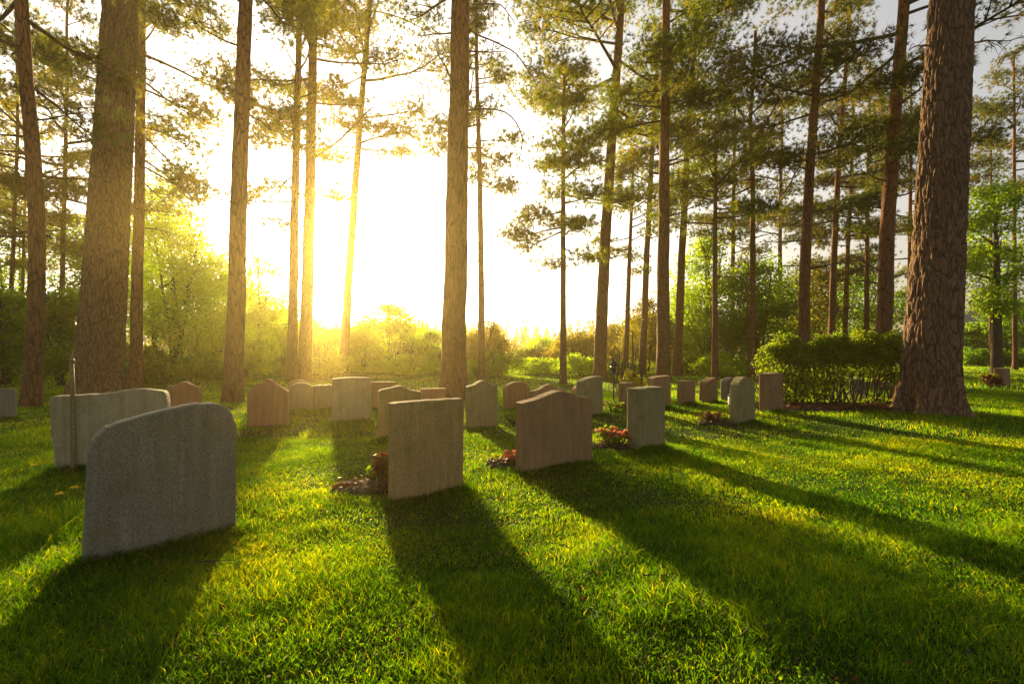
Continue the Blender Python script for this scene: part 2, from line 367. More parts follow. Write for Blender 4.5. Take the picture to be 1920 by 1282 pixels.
HS = [
 ('large rough grey granite headstone nearest the camera with lopsided rounded top', (158, 1064), (445, 1000),
  [(.03, .60), (.055, .665), (.15, .725), (.3, .76), (.55, .80), (.75, .815), (.88, .80), (.955, .75), (1, .66)], .11, M['grey'], dict(left=[(0, -.15), (0, .05), (.015, .35)], rough=.0015)),
 ('wide low grey headstone behind the thin stake and left of the largest headstone', (106, 884), (314, 872),
  [(-.06, .66), (-.045, .70), (.05, .705), (.4, .72), (.68, .755), (.85, .745), (.95, .73), (.985, .70), (1, .62)], .13, M['palegrey'], dict(left=[(0, -.15), (-.02, .2), (-.05, .45)])),
 ('small dark grey headstone cut off by the left edge of the picture', (-22, 786), (29, 784), [(0, .40), (.1, .47), (.5, .475), (.85, .465), (.97, .44), (1, .40)], .12, M['grey'], {}),
 ('low rusty orange headstone with a wavy top behind the wide grey one', (311, 788), (379, 784), [(0, .46), (.1, .53), (.25, .535), (.38, .58), (.55, .59), (.68, .55), (.82, .52), (.95, .47), (1, .43)], .15, M['redst'], {}),
 ('reddish headstone with a pointed gable top beside the leaning pine', (463, 803), (541, 800), point(.69, .19), .14, M['redst'], dict(name='headstone')),
 ('small dark rounded headstone right of the pointed reddish one', (541, 771), (588, 769), arch(.50, .13), .12, M['grey'], {}),
 ('small brown headstone half hidden behind the small dark rounded one', (540, 760), (580, 758), arch(.50, .1), .12, M['brown'], {}),
 ('narrow dark headstone half hidden by the pale flat topped slab', (591, 774), (626, 771), flat(.47), .12, M['grey'], {}),
 ('pale grey slab with a nearly flat top in the middle distance', (623, 797), (697, 794), [(0, .66), (.04, .69), (.3, .70), (.5, .705), (.75, .70), (.96, .685), (1, .65)], .13, M['palegrey'], {}),
 ('rusty brown headstone showing just right of the pale flat topped slab', (690, 770), (742, 768), flat(.51), .12, M['brown'], {}),
 ('yellowish headstone with a low peaked top behind the ochre slab', (710, 828), (792, 822), [(0, .60), (.05, .625), (.2, .64), (.42, .665), (.52, .668), (.66, .63), (.85, .60), (.97, .59), (1, .56)], .13, M['sand'], {}),
 ('orange headstone seen over the top corner of the ochre slab', (788, 778), (836, 776), flat(.44), .12, M['redst'], {}),
 ('plain ochre slab headstone with a straight top and a reddish plant beside it', (736, 943), (869, 919), flat(.735), .10, M['sand'], dict(tilt=1.)),
 ('greenish headstone with a bell shaped top beside the pine in the middle', (878, 805), (934, 801), camel(.59, .07), .12, M['green'], {}),
 ('brown round topped headstone right of the greenish bell shaped one', (948, 771), (994, 769), arch(.52, .12), .12, M['brown'], {}),
 ('brown headstone whose curved top shows above the camel back headstone', (999, 778), (1058, 775), camel(.42, .09), .14, M['brown'], {}),
 ('brown camel back headstone in the centre with lit curved top', (980, 889), (1111, 868), camel(.655, .075), .13, M['brown'], dict(tilt=.5)),
 ('tall greenish grey headstone just behind the right shoulder of the camel back one', (1092, 782), (1131, 777), [(0, .56), (.1, .60), (.4, .64), (.75, .655), (.95, .65), (1, .62)], .16, M['green'], {}),
 ('small reddish headstone tucked behind the tall greenish grey one', (1078, 768), (1104, 766), arch(.46, .1), .12, M['redst'], {}),
 ('small brown headstone under the yellow bush', (1168, 771), (1192, 769), flat(.50), .14, M['brown'], {}),
 ('thick mossy grey headstone turned away with pale flower mound at its side', (1199, 848), (1247, 841), flat(.70), .19, M['green'], dict(tilt=.0)),
 ('brown headstone directly behind the thick mossy grey one', (1226, 768), (1258, 766), [(0, .56), (.1, .585), (.5, .60), (.9, .61), (1, .58)], .2, M['brown'], {}),
 ('square brown headstone standing left of the thin twin pines', (1284, 761), (1304, 759), flat(.47), .2, M['brown'], {}),
 ('short brown headstone with slanted top at the foot of a thin pine', (1327, 755), (1346, 753), [(0, .40), (.1, .43), (.5, .48), (.9, .50), (1, .46)], .2, M['brown'], {}),
 ('dull grey headstone half hidden behind the round topped one with the candle', (1364, 752), (1386, 750), arch(.50, .1), .16, M['grey'], {}),
 ('round topped greenish headstone with a white candle on its left', (1385, 796), (1416, 793), arch(.70, .12), .18, M['green'], {}),
 ('upright brown headstone with pale top left of the hedge', (1443, 776), (1469, 773), flat(.68), .2, M['brown'], {}),
 ('small grey headstone glimpsed through the stems of the hedge', (1605, 752), (1622, 751), flat(.46), .16, M['grey'], {}),
 ('narrow brown headstone on the far lawn right of the huge pine', (1880, 728), (1894, 727), flat(.56), .2, M['brown'], {}),
]
stones_xy = []
for lab, bl, br, top, th, mat, kw in HS:
    o = headstone(lab, bl, br, top, th, mat, **kw)
    A = ground_pt(*bl); B = ground_pt(*br); stones_xy.append((A, B))

# ------------------------------------------------------------------ pines
def trunk_path(pts, Y, H, base=None):
    """3-D centre line through photo pixels at depth Y, carried on up to height H"""
    P = [at(px, py, Y) for px, py in pts]
    gz = float(gh(P[0][0], Y))
    b = P[0].copy(); b[2] = gz - .05
    if P[0][2] - gz > .25:
        s = (P[1] - P[0]) / max(.1, (P[1][2] - P[0][2])); b = P[0] - s * (P[0][2] - gz + .05)
        P = [b] + P
    else: P[0] = b
    d = P[-1] - P[-2]; d /= d[2]
    top = P[-1][2]
    if H > top + .5:
        for k in (1, 2, 3):
            z = top + (H - top) * k / 3
            P.append(P[-1] + np.array([d[0] * .6 + random.uniform(-.03, .03), random.uniform(-.04, .04), 1]) * ((H - top) / 3))
    P = np.array(P); zz = np.arange(P[0][2], P[-1][2], .22); zz = np.append(zz, P[-1][2])
    # smooth interpolation over height
    X = np.interp(zz, P[:, 2], P[:, 0]); Yy = np.interp(zz, P[:, 2], P[:, 1])
    k = np.ones(7) / 7
    if len(zz) > 12:
        X[3:-3] = np.convolve(X, k, 'valid'); Yy[3:-3] = np.convolve(Yy, k, 'valid')
    return np.stack([X, Yy, zz], 1)

def needle_tufts(C, D, r, K=9, ln=.13, wd=.02, tint=None):
    n = len(C); d = unit(n * K, r).reshape(n, K, 3) * .8 + D[:, None, :] * .7
    d /= np.linalg.norm(d, axis=2)[..., None]
    l = ln * r.uniform(.7, 1.25, (n, K, 1)); c = C[:, None, :] + unit(n * K, r).reshape(n, K, 3) * .02
    pv = np.cross(d, unit(n * K, r).reshape(n, K, 3)); pv /= np.linalg.norm(pv, axis=2)[..., None] + 1e-9
    V = np.stack([c - pv * wd / 2, c + pv * wd / 2, c + d * l], 2).reshape(-1, 3)
    T = np.arange(len(V)).reshape(-1, 3)
    t = np.repeat(np.clip(tint + r.normal(0, .08, n), 0, 1), K * 3)
    return V, T, t

def grow(path, z0, z1, R, nb, r, limbs, pads_out, droop=0., side=None, twig=1., r0=.1, bare=0):
    """branches on a stem between heights z0 and z1"""
    for k in range(nb + bare):
        isb = k >= nb
        u = (k + r.random()) / nb if not isb else r.random() * .5
        z = z0 + (z1 - z0) * u if not isb else z0 - (1 + (z1 - z0) * .25) * r.random()
        p0 = np.array([np.interp(z, path[:, 2], path[:, 0]), np.interp(z, path[:, 2], path[:, 1]), z])
        a = r.uniform(0, 2 * np.pi)
        if side is not None and r.random() < .6: a = side + r.normal(0, .6)
        prof = (.72 + .5 * math.sin(min(1, u * 1.5) * math.pi)) * (1 - .7 * max(0, u - .55) / .45) * (.45 if isb else 1)
        Lb = R * prof * r.uniform(.55, 1.1)
        elv = math.radians(-14 - 12 * droop + 55 * u + r.normal(0, 9))
        n = 7; q = np.linspace(0, 1, n)[:, None]
        hd = np.array([math.cos(a), math.sin(a), 0.]); sd = np.array([-hd[1], hd[0], 0.])
        wob = np.cumsum(r.normal(0, .045, n)); wz = np.cumsum(r.normal(0, .03, n))
        P = p0 + hd * q * Lb * math.cos(elv) + np.array([0, 0, 1.]) * (q * Lb * math.sin(elv) + (.12 * q ** 2 - droop * .3 * q ** 2) * Lb) + (sd * wob[:, None] + np.array([0, 0, 1.]) * wz[:, None]) * Lb * .8 * q
        rb = (.012 + .013 * Lb) * twig
        limbs.tube(P, np.linspace(rb, rb * .25, n), 5)
        if isb:
            for m in range(3):
                t = r.uniform(.3, .95); b = P[0] * 0 + np.array([np.interp(t, q[:, 0], P[:, c]) for c in range(3)])
                d = hd * .6 + sd * r.normal(0, .8) + np.array([0, 0, r.normal(-.1, .4)])
                limbs.tube([b, b + d * Lb * .15, b + d * Lb * .3 + np.array([0, 0, r.normal(0, .05)])], [rb * .4, rb * .3, rb * .12], 3)
            continue
        ns = int(3 + 2.2 * Lb)
        for m in range(ns):
            t = .35 + .6 * (m + r.random()) / ns
            b = np.array([np.interp(t, q[:, 0], P[:, c]) for c in range(3)])
            sg = 1 if (m % 2) else -1
            d = hd * .75 + sd * sg * r.uniform(.5, 1.1) + np.array([0, 0, r.normal(.12, .18)])
            l = Lb * (1.15 - t) * r.uniform(.35, .6) + .1
            e = b + d * l
            mid = (b + e) / 2 + np.array([0, 0, r.normal(0, .04)])
            limbs.tube([b, mid, e], [rb * .45, rb * .3, rb * .12], 3)
            pads_out.append((e, l)); 
            if l > .45: pads_out.append((mid, l * .7))
        pads_out.append((P[-1], .5)); pads_out.append((P[-2], .4))

def pine(label, pts, Y, wpx, H, z0, R, nb=38, thin=.58, arcs=None, mat='needles', z1=None, big=False, droop=0., side=None, tufts=16, seed=0, bare=4, tintm=.5, cat='pine', K=15, fork=None, ln=.155, bmat=None):
    r = np.random.default_rng(1000 + seed); nb = int(nb * thin * (.82 if mat == 'dneedles' else 1))
    path = trunk_path(pts, Y, H); base = path[0].copy()
    depth_mid = math.atan2(base[0], Y)
    r0 = wpx / F * Y * math.cos(depth_mid) / 2
    loc = (base[0], base[1], base[2] + .05); off = np.array(loc)
    root = empty('pine_tree' if cat == 'pine' else 'tree', loc, label, 'tree', 'pines of the cemetery wood' if cat == 'pine' else None)
    P = path - off; hh = P[:, 2]; Ht = hh[-1]
    if big:
        zz = np.linspace(-.1, Ht, int(Ht / .035) if Ht < 9 else int(9 / .03 + 60))
        if Ht > 9: zz = np.concatenate([np.linspace(-.1, 9, 300), np.linspace(9.1, Ht, 60)])
        P = np.stack([np.interp(zz, hh, P[:, 0]), np.interp(zz, hh, P[:, 1]), zz], 1)
        R_ = r0 * (1.06 - .55 * np.clip(zz / Ht, 0, 1)) + r0 * .20 * np.exp(-np.clip(zz, 0, 9) / .2) + r0 * .12 * np.exp(-np.clip(zz, 0, 9) / 1.3)
        sides = 190
        th = np.linspace(0, 2 * np.pi, sides, endpoint=False)
        V = np.zeros((len(zz), sides, 3))
        lob = np.array([1 + .16 * math.sin(5 * t + 1.0) + .10 * math.sin(3 * t + .4) + .07 * math.sin(9 * t) for t in th]) - 1
        so_ = seed * 7.1
        for a_ in range(len(zz)):
            fl = math.exp(-max(0, zz[a_]) / .5)
            for b2 in range(sides):
                t = th[b2]; x, y_ = math.cos(t), math.sin(t)
                q = Vector((x * r0 * 13 + so_, y_ * r0 * 13, zz[a_] * 2.5))
                w_ = mnoise.noise_vector(q * .9) * .55
                dd = mnoise.voronoi(q + w_)[0]
                edge = min(1, (dd[1] - dd[0]) * 2.6)
                edge = edge ** .6
                fine = mnoise.noise(q * 4.5)
                rr = R_[a_] * (1 + lob[b2] * (.10 + 1.1 * fl)) + (edge - .6) * .042 + fine * .010
                V[a_, b2] = P[a_] + (x * rr, y_ * rr, 0)
        i = np.arange(len(zz) - 1)[:, None] * sides; j = np.arange(sides)[None]; k = (j + 1) % sides
        Qd = np.stack([i + j, i + k, i + sides + k, i + sides + j], -1).reshape(-1, 4)
        mesh_np('trunk', V.reshape(-1, 3), None, Qd, M['bigpine'], root, smoothed=True)
    else:
        tr = MB()
        R_ = r0 * (1.05 - .62 * np.clip(hh / Ht, 0, 1)) + r0 * .35 * np.exp(-np.clip(hh, 0, 9) / .3)
        s1, s2 = r.random(2) * 6
        tr.tube(P, R_, 20, True, .5, lambda th, z: 1 + .035 * np.sin(3 * th + z * 1.7 + s1) + .03 * np.sin(5 * th - z * 3.1 + s2) + .02 * np.sin(2 * th + z * 7))
        tr.build('trunk', M[bmat or 'pine'], root, True)
    limbs = MB(); pads = []
    P2 = path - off
    for arc in (arcs or []):
        A_ = np.array([at(a, b, Y) for a, b in arc]) - off; A_[:, 1] += np.linspace(0, 1, len(A_)) ** 1.2 * r.uniform(-.6, .3)
        q = np.linspace(0, len(A_) - 1, 14); C_ = np.stack([np.interp(q, range(len(A_)), A_[:, c]) for c in range(3)], 1)
        C_[1:-1] = (C_[:-2] + 2 * C_[1:-1] + C_[2:]) / 4; C_[1:] += np.cumsum(r.normal(0, .008, (13, 3)), 0)
        rb = .0035 * Y ** .8; limbs.tube(C_, np.linspace(rb, rb * .25, 14), 6)
        for m in range(7):
            b = C_[r.integers(3, 13)]; d = unit(1, r)[0] * .3; d[2] -= .15; limbs.tube([b, b + d * .6, b + d + np.array([0, 0, -.1])], [rb * .4, rb * .25, rb * .1], 4)
    grow(P2, z0, z1 or Ht, R, nb, r, limbs, pads, droop, side, 1., r0, bare)
    if fork:
        for (pz, dx, dz) in fork:
            b = np.array([np.interp(pz, P2[:, 2], P2[:, 0]), np.interp(pz, P2[:, 2], P2[:, 1]), pz])
            q = np.linspace(0, 1, 9)[:, None]
            C = b + np.array([dx, r.uniform(-.5, .5), 0]) * q + np.array([0, 0, dz]) * (q ** 1.3) + np.cumsum(r.normal(0, .02, (9, 3)), 0)
            limbs.tube(C, np.linspace(.05, .018, 9), 6)
    limbs.tube(P2[::4], np.full(len(P2[::4]), r0 * .12), 5)      # heartwood the branches grow from
    limbs.build('branches', M['wood'], root, True)
    if tufts:
        c = MB(); CC = []; DD = []; TT = []
        for e, l in pads:
            nt_ = max(4, int(1.1 * tufts * min(1.3, .5 + l)))
            s = .15 + .20 * min(1, l)
            q = r.normal(0, 1, (nt_, 3)) * np.array([s, s, s * .38]); q[:, 2] += .04
            CC.append(e + q); dv = q + np.array([0, 0, .12]); dv /= np.linalg.norm(dv, axis=1)[:, None]; DD.append(dv)
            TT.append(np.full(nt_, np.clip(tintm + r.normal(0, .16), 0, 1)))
        V, T, t = needle_tufts(np.vstack(CC), np.vstack(DD), r, K, ln, .009 + .00045 * Y, np.concatenate(TT))
        c.add(V, T, None, t); c.build('crown', M[mat], root)
    return root

PINES = [
 # label, pts, depth, width px, H, crown base z, R, kwargs
 ('tall dark pine with a bent trunk near the left edge', [(58, 765), (66, 640), (70, 500), (63, 330), (50, 200), (40, 80), (34, 0)], 9.7, 37, 15, 5.9, 2.4, dict(nb=34, mat='dneedles', tufts=12, bare=10)),
 ('massive old pine with rough bark behind the wide grey headstone', [(184, 745), (192, 600), (203, 400), (213, 200), (222, 0)], 12.2, 88, 19, 11.5, 3, dict(big=True, nb=16, mat='dneedles', tufts=8, bare=0)),
 ('slim straight pine close behind the massive left pine', [(255, 727), (256, 560), (260, 330), (262, 0)], 14.6, 25, 17, 5.6, 2.3, dict(nb=46, droop=.9, side=.1, tintm=.6, tufts=16)),
 ('straight bare pine with pink lit trunk beside the pointed headstone', [(437, 755), (442, 600), (448, 300), (458, 0)], 10.6, 36, 17, 8.0, 2.2, dict(nb=30, tufts=10, bare=3)),
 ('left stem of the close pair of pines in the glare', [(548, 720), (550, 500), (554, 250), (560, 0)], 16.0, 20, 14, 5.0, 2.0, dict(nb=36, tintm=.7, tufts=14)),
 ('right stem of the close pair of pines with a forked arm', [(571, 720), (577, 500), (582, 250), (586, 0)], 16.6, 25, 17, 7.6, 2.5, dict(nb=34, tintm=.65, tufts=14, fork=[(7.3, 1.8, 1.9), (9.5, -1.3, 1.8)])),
 ('pine leaning to the right in front of the brightest sky', [(643, 702), (655, 500), (672, 250), (692, 0)], 21.0, 17, 19, 8.5, 3.3, dict(nb=40, tintm=.7, tufts=14, bare=9, arcs=[[(673, 235), (735, 238), (790, 262), (832, 292)], [(680, 140), (640, 165), (598, 215)], [(684, 15), (740, 25), (800, 55), (845, 70)]])),
 ('sturdy pine in the middle standing behind the ochre slab', [(850, 750), (852, 600), (858, 300), (863, 0)], 11.2, 46, 17, 9.0, 2.6, dict(nb=30, tufts=10, bare=6, arcs=[[(868, 48), (915, 70), (965, 95), (990, 130), (1006, 162)], [(868, 206), (925, 200), (962, 214), (984, 255), (976, 300), (950, 335)], [(868, 20), (905, 8), (940, 12), (968, 55)]])),
 ('thin pine with an airy crown right of the sturdy middle pine', [(903, 716), (902, 500), (899, 300), (893, 120)], 16.8, 13, 12.6, 6.4, 1.35, dict(nb=44, tintm=.6, tufts=14, droop=.5, bare=12)),
 ('slim pine with a whole layered crown against the white sky', [(1056, 722), (1056, 480), (1057, 200), (1060, 110)], 15.6, 12, 10.3, 3.9, 1.6, dict(nb=52, tintm=.5, tufts=15, droop=.3, bare=3)),
 ('orange barked pine leaning right behind the tall greenish headstone', [(1124, 712), (1132, 500), (1148, 250), (1167, 0)], 17.8, 23, 18, 8.6, 3.4, dict(nb=46, tintm=.5, tufts=16, bare=5)),
 ('thin young pine between two leaning ones in the centre', [(1173, 702), (1178, 550), (1187, 330)], 21.4, 10, 9.4, 4.3, 1.5, dict(nb=34, tintm=.55, tufts=12)),
 ('slender pine just left of the straight grey trunk', [(1204, 702), (1212, 500), (1228, 200), (1240, 40)], 21.6, 13, 15, 7.0, 2.4, dict(nb=36, tufts=13)),
 ('straight grey trunked pine behind the thick mossy headstone', [(1243, 716), (1244, 500), (1248, 200), (1251, 0)], 16.7, 25, 17, 8.3, 3.0, dict(nb=40, tufts=14, tintm=.4)),
 ('reddish pine leaning right of the straight grey trunk', [(1269, 706), (1278, 500), (1294, 200), (1308, 50)], 19.6, 16, 15, 7.2, 2.5, dict(nb=38, tufts=13, tintm=.45)),
 ('thin pine with a small round crown above the short brown headstone', [(1340, 715), (1341, 500), (1343, 320)], 16.8, 12, 8.2, 4.6, 1.7, dict(nb=30, tufts=13, tintm=.45)),
 ('crooked pine with a nearly bare twisted top', [(1409, 720), (1412, 500), (1413, 330), (1407, 230), (1414, 160), (1418, 100)], 18.5, 13, 12.6, 6.0, 2.0, dict(nb=24, tufts=7, bare=16, mat='dneedles', fork=[(8.5, .7, 1.6), (9.3, -.5, 1.5)])),
 ('leaning pine rising behind the left end of the hedge', [(1505, 690), (1512, 450), (1525, 250), (1542, 50)], 16.5, 23, 17, 6.4, 3.0, dict(nb=48, mat='dneedles', tufts=15, tintm=.55, bare=6)),
 ('slim pine behind the middle of the hedge', [(1557, 690), (1566, 450), (1578, 250), (1588, 150)], 20.5, 15, 14.5, 5.5, 2.6, dict(nb=42, mat='dneedles', tufts=14)),
 ('thinnest pine behind the hedge, pale orange low down', [(1582, 690), (1590, 480), (1598, 350)], 24, 11, 13, 5.2, 2.5, dict(nb=34, mat='dneedles', tufts=12)),
 ('thick red barked pine left of the huge pine', [(1655, 690), (1664, 450), (1678, 250), (1700, 0)], 14.0, 33, 17, 6.2, 3.0, dict(nb=44, mat='dneedles', tufts=14, tintm=.55, bare=6)),
 ('huge pine with deeply cracked bark and flared foot on the right', [(1742, 778), (1752, 600), (1766, 400), (1778, 200), (1790, 0)], 8.9, 103, 17, 9.5, 3.4, dict(big=True, nb=14, tufts=7, bare=0, mat='dneedles', arcs=[[(1775, 88), (1735, 82), (1705, 92), (1688, 108)], [(1790, 80), (1850, 76), (1890, 74), (1935, 62)]])),
 ('distant pine with layered crown at the right edge', [(1903, 690), (1904, 400), (1906, 180)], 25, 11, 15.5, 8.0, 2.9, dict(nb=34, mat='dneedles', tufts=12)),
 ('thin background pine at the far left edge', [(14, 700), (22, 500), (30, 250)], 17, 11, 12.5, 4.5, 2.1, dict(nb=40, tufts=14, tintm=.65)),
 ('thin background pine between the left edge and the bent pine', [(40, 700), (42, 500), (46, 300)], 21, 9, 11, 4.2, 2.3, dict(nb=36, tufts=13, tintm=.6)),
 ('background pine behind the bent pine with dark low branches', [(112, 700), (118, 400), (122, 150)], 17.5, 12, 13.5, 4.6, 2.6, dict(nb=46, tufts=15, mat='dneedles', tintm=.6)),
 ('background pine filling the gap left of the reddish leaning trunk', [(1372, 690), (1376, 400), (1380, 200)], 27, 10, 14.5, 6.5, 2.8, dict(nb=34, mat='dneedles', tufts=12)),
 ('background pine seen between the hedge pines', [(1462, 690), (1464, 400), (1468, 250)], 26, 10, 14, 5.0, 2.8, dict(nb=38, mat='dneedles', tufts=12)),
 ('background pine just left of the thick red barked one', [(1624, 690), (1628, 400), (1632, 250)], 23, 11, 14, 4.0, 2.8, dict(nb=42, mat='dneedles', tufts=13)),
 ('background pine between the red barked and the huge pine', [(1704, 690), (1708, 400), (1712, 250)], 26, 11, 14.5, 4.0, 2.9, dict(nb=42, mat='dneedles', tufts=12)),
 ('distant pine behind the crown of the green tree at right', [(1858, 690), (1860, 400), (1862, 250)], 31, 9, 13.5, 5.5, 2.8, dict(nb=34, mat='dneedles', tufts=12)),
]
for k, (lab, pts, Y, w, H, z0, R, kw) in enumerate(PINES):
    pine(lab, pts, Y, w, H, z0, R, seed=k, **kw)

# ------------------------------------------------------------------ leafy trees, saplings and bushes
def leafy(label, px, ytop, Y, wpx, mat, n=5000, size=.10, mult=1.5, name='leafy_tree', cat='tree', stems=4, low=.03, clumps=40, seed=0, tint=.5, trunk=None, group=None, clump_s=.30, dome=.6, depth=None):
    """crown of leaf clumps on several thin stems; ytop, wpx in photo pixels"""
    r = np.random.default_rng(5000 + seed); n = int(n * mult); clumps = int(clumps * 1.4)
    X = (px - 960) / F * Y; gz = float(gh(X, Y)); top = EYE - (ytop - HZ) / F * Y; H = top - gz
    Rw = wpx / F * Y / 2; Rd = depth or min(Rw, 2.2)
    root = empty(name, (X, Y, gz), label, cat, group)
    st = MB(); tips = []
    r0 = trunk / F * Y / 2 if trunk else .02 + .008 * H
    for s in range(stems):
        a = r.uniform(0, 2 * np.pi); rr = r.uniform(.2, .75) if stems > 1 else .05
        q = np.linspace(0, 1, 8)[:, None]
        C = np.array([r.normal(0, .12), r.normal(0, .12), 0]) * (stems > 1) + np.array([math.cos(a) * Rw, math.sin(a) * Rd, 0]) * rr * q ** 1.2 + np.array([0, 0, H * r.uniform(.75, .95)]) * q + np.cumsum(r.normal(0, .03, (8, 3)), 0) * q
        st.tube(C, np.linspace(r0, r0 * .2, 8), 7)
        for b in range(7):
            t = r.uniform(max(low, .25), .95); p0 = np.array([np.interp(t, q[:, 0], C[:, c]) for c in range(3)])
            d = unit(1, r)[0]; d[2] = abs(d[2]) * .7 + .25; d[:2] *= (Rw * .5, Rd * .5)
            st.tube([p0, p0 + d * .5, p0 + d + np.array([0, 0, .1])], [r0 * .35, r0 * .22, .004], 4)
    st.build('stems' if stems > 1 else 'trunk', M['wood'], root, True)
    c = MB(); Cs = []; Ts = []
    for k in range(clumps):
        while True:
            v = r.uniform(-1, 1, 3)
            if v @ v < 1: break
        z = (v[2] + 1) / 2; wz = math.sqrt(max(.08, 1 - (max(0, z - (1 - dome)) / dome) ** 2)) if z > 1 - dome else .75 + .25 * z / (1 - dome)
        cc = np.array([v[0] * Rw * wz, v[1] * Rd * wz, H * (low + (1 - low) * z * .97)])
        s = clump_s * (Rw + H * .5) * .5 * r.uniform(.6, 1.25)
        m = int(n / clumps * r.uniform(.6, 1.4))
        q = r.normal(0, 1, (m, 3)) * np.array([s, s, s * .6]) * .62
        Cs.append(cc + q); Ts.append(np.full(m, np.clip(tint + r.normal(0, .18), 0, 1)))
    C = np.vstack(Cs); t0 = np.concatenate(Ts); k = C[:, 2] > .03; C = C[k]; t0 = t0[k]
    k = C[:, 2] < H * 1.03; C = C[k]; t0 = t0[k]
    V, Q, t = leaf_quads(C, size, 0, t0, r); c.add(V, None, Q, t); c.build('foliage' if name == 'bush' else 'crown', M[mat], root)
    return root

LEAFY = [
 # label, px, ytop, depth, width px, mat, kwargs
 ('bright green birch sapling left of the glare with thin forking stems', 335, 390, 19, 190, 'birch', dict(n=15000, size=.10, stems=6, clumps=60, low=.12, tint=.6)),
 ('taller yellow green birch filling the gap beside the slim pine', 290, 300, 23, 150, 'birch', dict(n=12000, size=.12, stems=4, clumps=55, low=.2, tint=.55)),
 ('rounded yellow green sapling just left of the bare pink pine', 405, 450, 22, 130, 'birch', dict(n=10000, size=.12, stems=4, clumps=45, tint=.65)),
 ('glowing sapling right of the bare pink pine', 488, 470, 23, 120, 'birch', dict(n=8000, size=.12, stems=4, clumps=40, tint=.7)),
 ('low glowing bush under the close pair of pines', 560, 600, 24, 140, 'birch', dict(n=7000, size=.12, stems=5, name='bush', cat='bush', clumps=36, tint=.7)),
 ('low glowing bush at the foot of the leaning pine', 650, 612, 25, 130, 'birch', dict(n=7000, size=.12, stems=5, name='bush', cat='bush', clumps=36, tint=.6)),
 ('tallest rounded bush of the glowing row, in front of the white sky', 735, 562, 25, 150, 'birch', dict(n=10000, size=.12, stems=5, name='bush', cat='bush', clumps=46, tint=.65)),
 ('glowing bush left of the sturdy middle pine', 805, 620, 24, 110, 'birch', dict(n=6000, size=.12, stems=5, name='bush', cat='bush', clumps=34, tint=.5)),
 ('golden green sapling between the sturdy and the thin middle pines', 905, 590, 21, 90, 'olive', dict(n=6500, size=.10, stems=4, clumps=36, tint=.7)),
 ('bright yellow bush in the gap under the distant ridge', 1000, 650, 27, 130, 'yellow', dict(n=6000, size=.12, stems=4, name='bush', cat='bush', clumps=36, tint=.25)),
 ('dull green bush beside the bright yellow one', 945, 668, 28, 80, 'bush', dict(n=4000, size=.12, stems=4, name='bush', cat='bush', clumps=26, tint=.7)),
 ('golden shrub right of the slim layered pine', 1085, 622, 24, 110, 'olive', dict(n=8000, size=.11, stems=5, name='bush', cat='bush', clumps=44, tint=.75)),
 ('dusty green young spruce behind the central pines', 1150, 600, 30, 80, 'olive', dict(n=6000, size=.12, stems=1, clumps=40, tint=.5, dome=.95)),
 ('golden brown shrub between the central leaning pines', 1215, 560, 24, 110, 'olive', dict(n=9000, size=.11, stems=5, clumps=46, tint=.6)),
 ('fresh green birch right of the central pines', 1330, 430, 21, 130, 'bush', dict(n=13000, size=.11, stems=5, clumps=60, tint=.8)),
 ('smaller fresh green sapling behind the square brown headstone', 1290, 520, 23, 80, 'birch', dict(n=6000, size=.11, stems=4, clumps=34, tint=.4)),
 ('olive green tree left of the hedge with drooping leaves', 1425, 470, 20, 130, 'bush', dict(n=12000, size=.11, stems=5, clumps=55, tint=.45)),
 ('dark olive tree behind the hedge pines', 1510, 480, 25, 150, 'olive', dict(n=11000, size=.12, stems=4, clumps=55, tint=.3)),
 ('dark green tree behind the right half of the hedge', 1610, 470, 27, 150, 'bush', dict(n=10000, size=.13, stems=4, clumps=50, tint=.35)),
 ('green leafy tree with a dark trunk right of the huge pine', 1868, 330, 20, 165, 'bush', dict(n=8500, size=.13, stems=1, clumps=62, low=.31, trunk=20, tint=.6, clump_s=.17)),
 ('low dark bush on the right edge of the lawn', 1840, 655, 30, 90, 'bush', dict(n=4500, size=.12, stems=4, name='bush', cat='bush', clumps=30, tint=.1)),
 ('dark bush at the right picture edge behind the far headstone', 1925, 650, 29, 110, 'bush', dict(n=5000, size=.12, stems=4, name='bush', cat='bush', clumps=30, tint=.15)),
 ('dense dark tree standing between the pale house and the far lawn', 1900, 560, 32, 130, 'bush', dict(n=8000, size=.14, stems=3, clumps=44, low=.02, tint=.3)),
 ('dark round shrub just right of the huge pine on the far lawn', 1826, 600, 33, 70, 'bush', dict(n=5000, size=.14, stems=4, name='bush', cat='bush', clumps=30, tint=.2)),
 ('dark green thicket bush at the far left edge', 10, 520, 15.5, 150, 'bush', dict(n=12000, size=.09, stems=5, name='bush', cat='bush', clumps=60, tint=.3)),
 ('green bush between the bent pine and the massive left pine', 118, 530, 15, 110, 'bush', dict(n=12000, size=.085, stems=5, name='bush', cat='bush', clumps=55, tint=.55)),
 ('fresh green young tree behind the massive left pine', 170, 400, 21, 150, 'bush', dict(n=12000, size=.11, stems=4, clumps=60, tint=.75)),
 ('tall dim green tree behind the far left pines', 30, 330, 24, 150, 'bush', dict(n=12000, size=.12, stems=3, clumps=60, tint=.35)),
 ('low undergrowth bush beneath the slim left pine', 262, 640, 16.5, 90, 'bush', dict(n=6000, size=.08, stems=4, name='bush', cat='bush', clumps=34, tint=.5)),
 ('low undergrowth bush beneath the birch sapling stems', 375, 668, 17.5, 110, 'bush', dict(n=6000, size=.08, stems=4, name='bush', cat='bush', clumps=34, tint=.6)),
 ('small yellow forsythia bush behind the small brown headstone', 1182, 692, 11.5, 46, 'yellow', dict(n=1500, size=.06, stems=7, name='bush', cat='bush', clumps=22, tint=.7)),
]
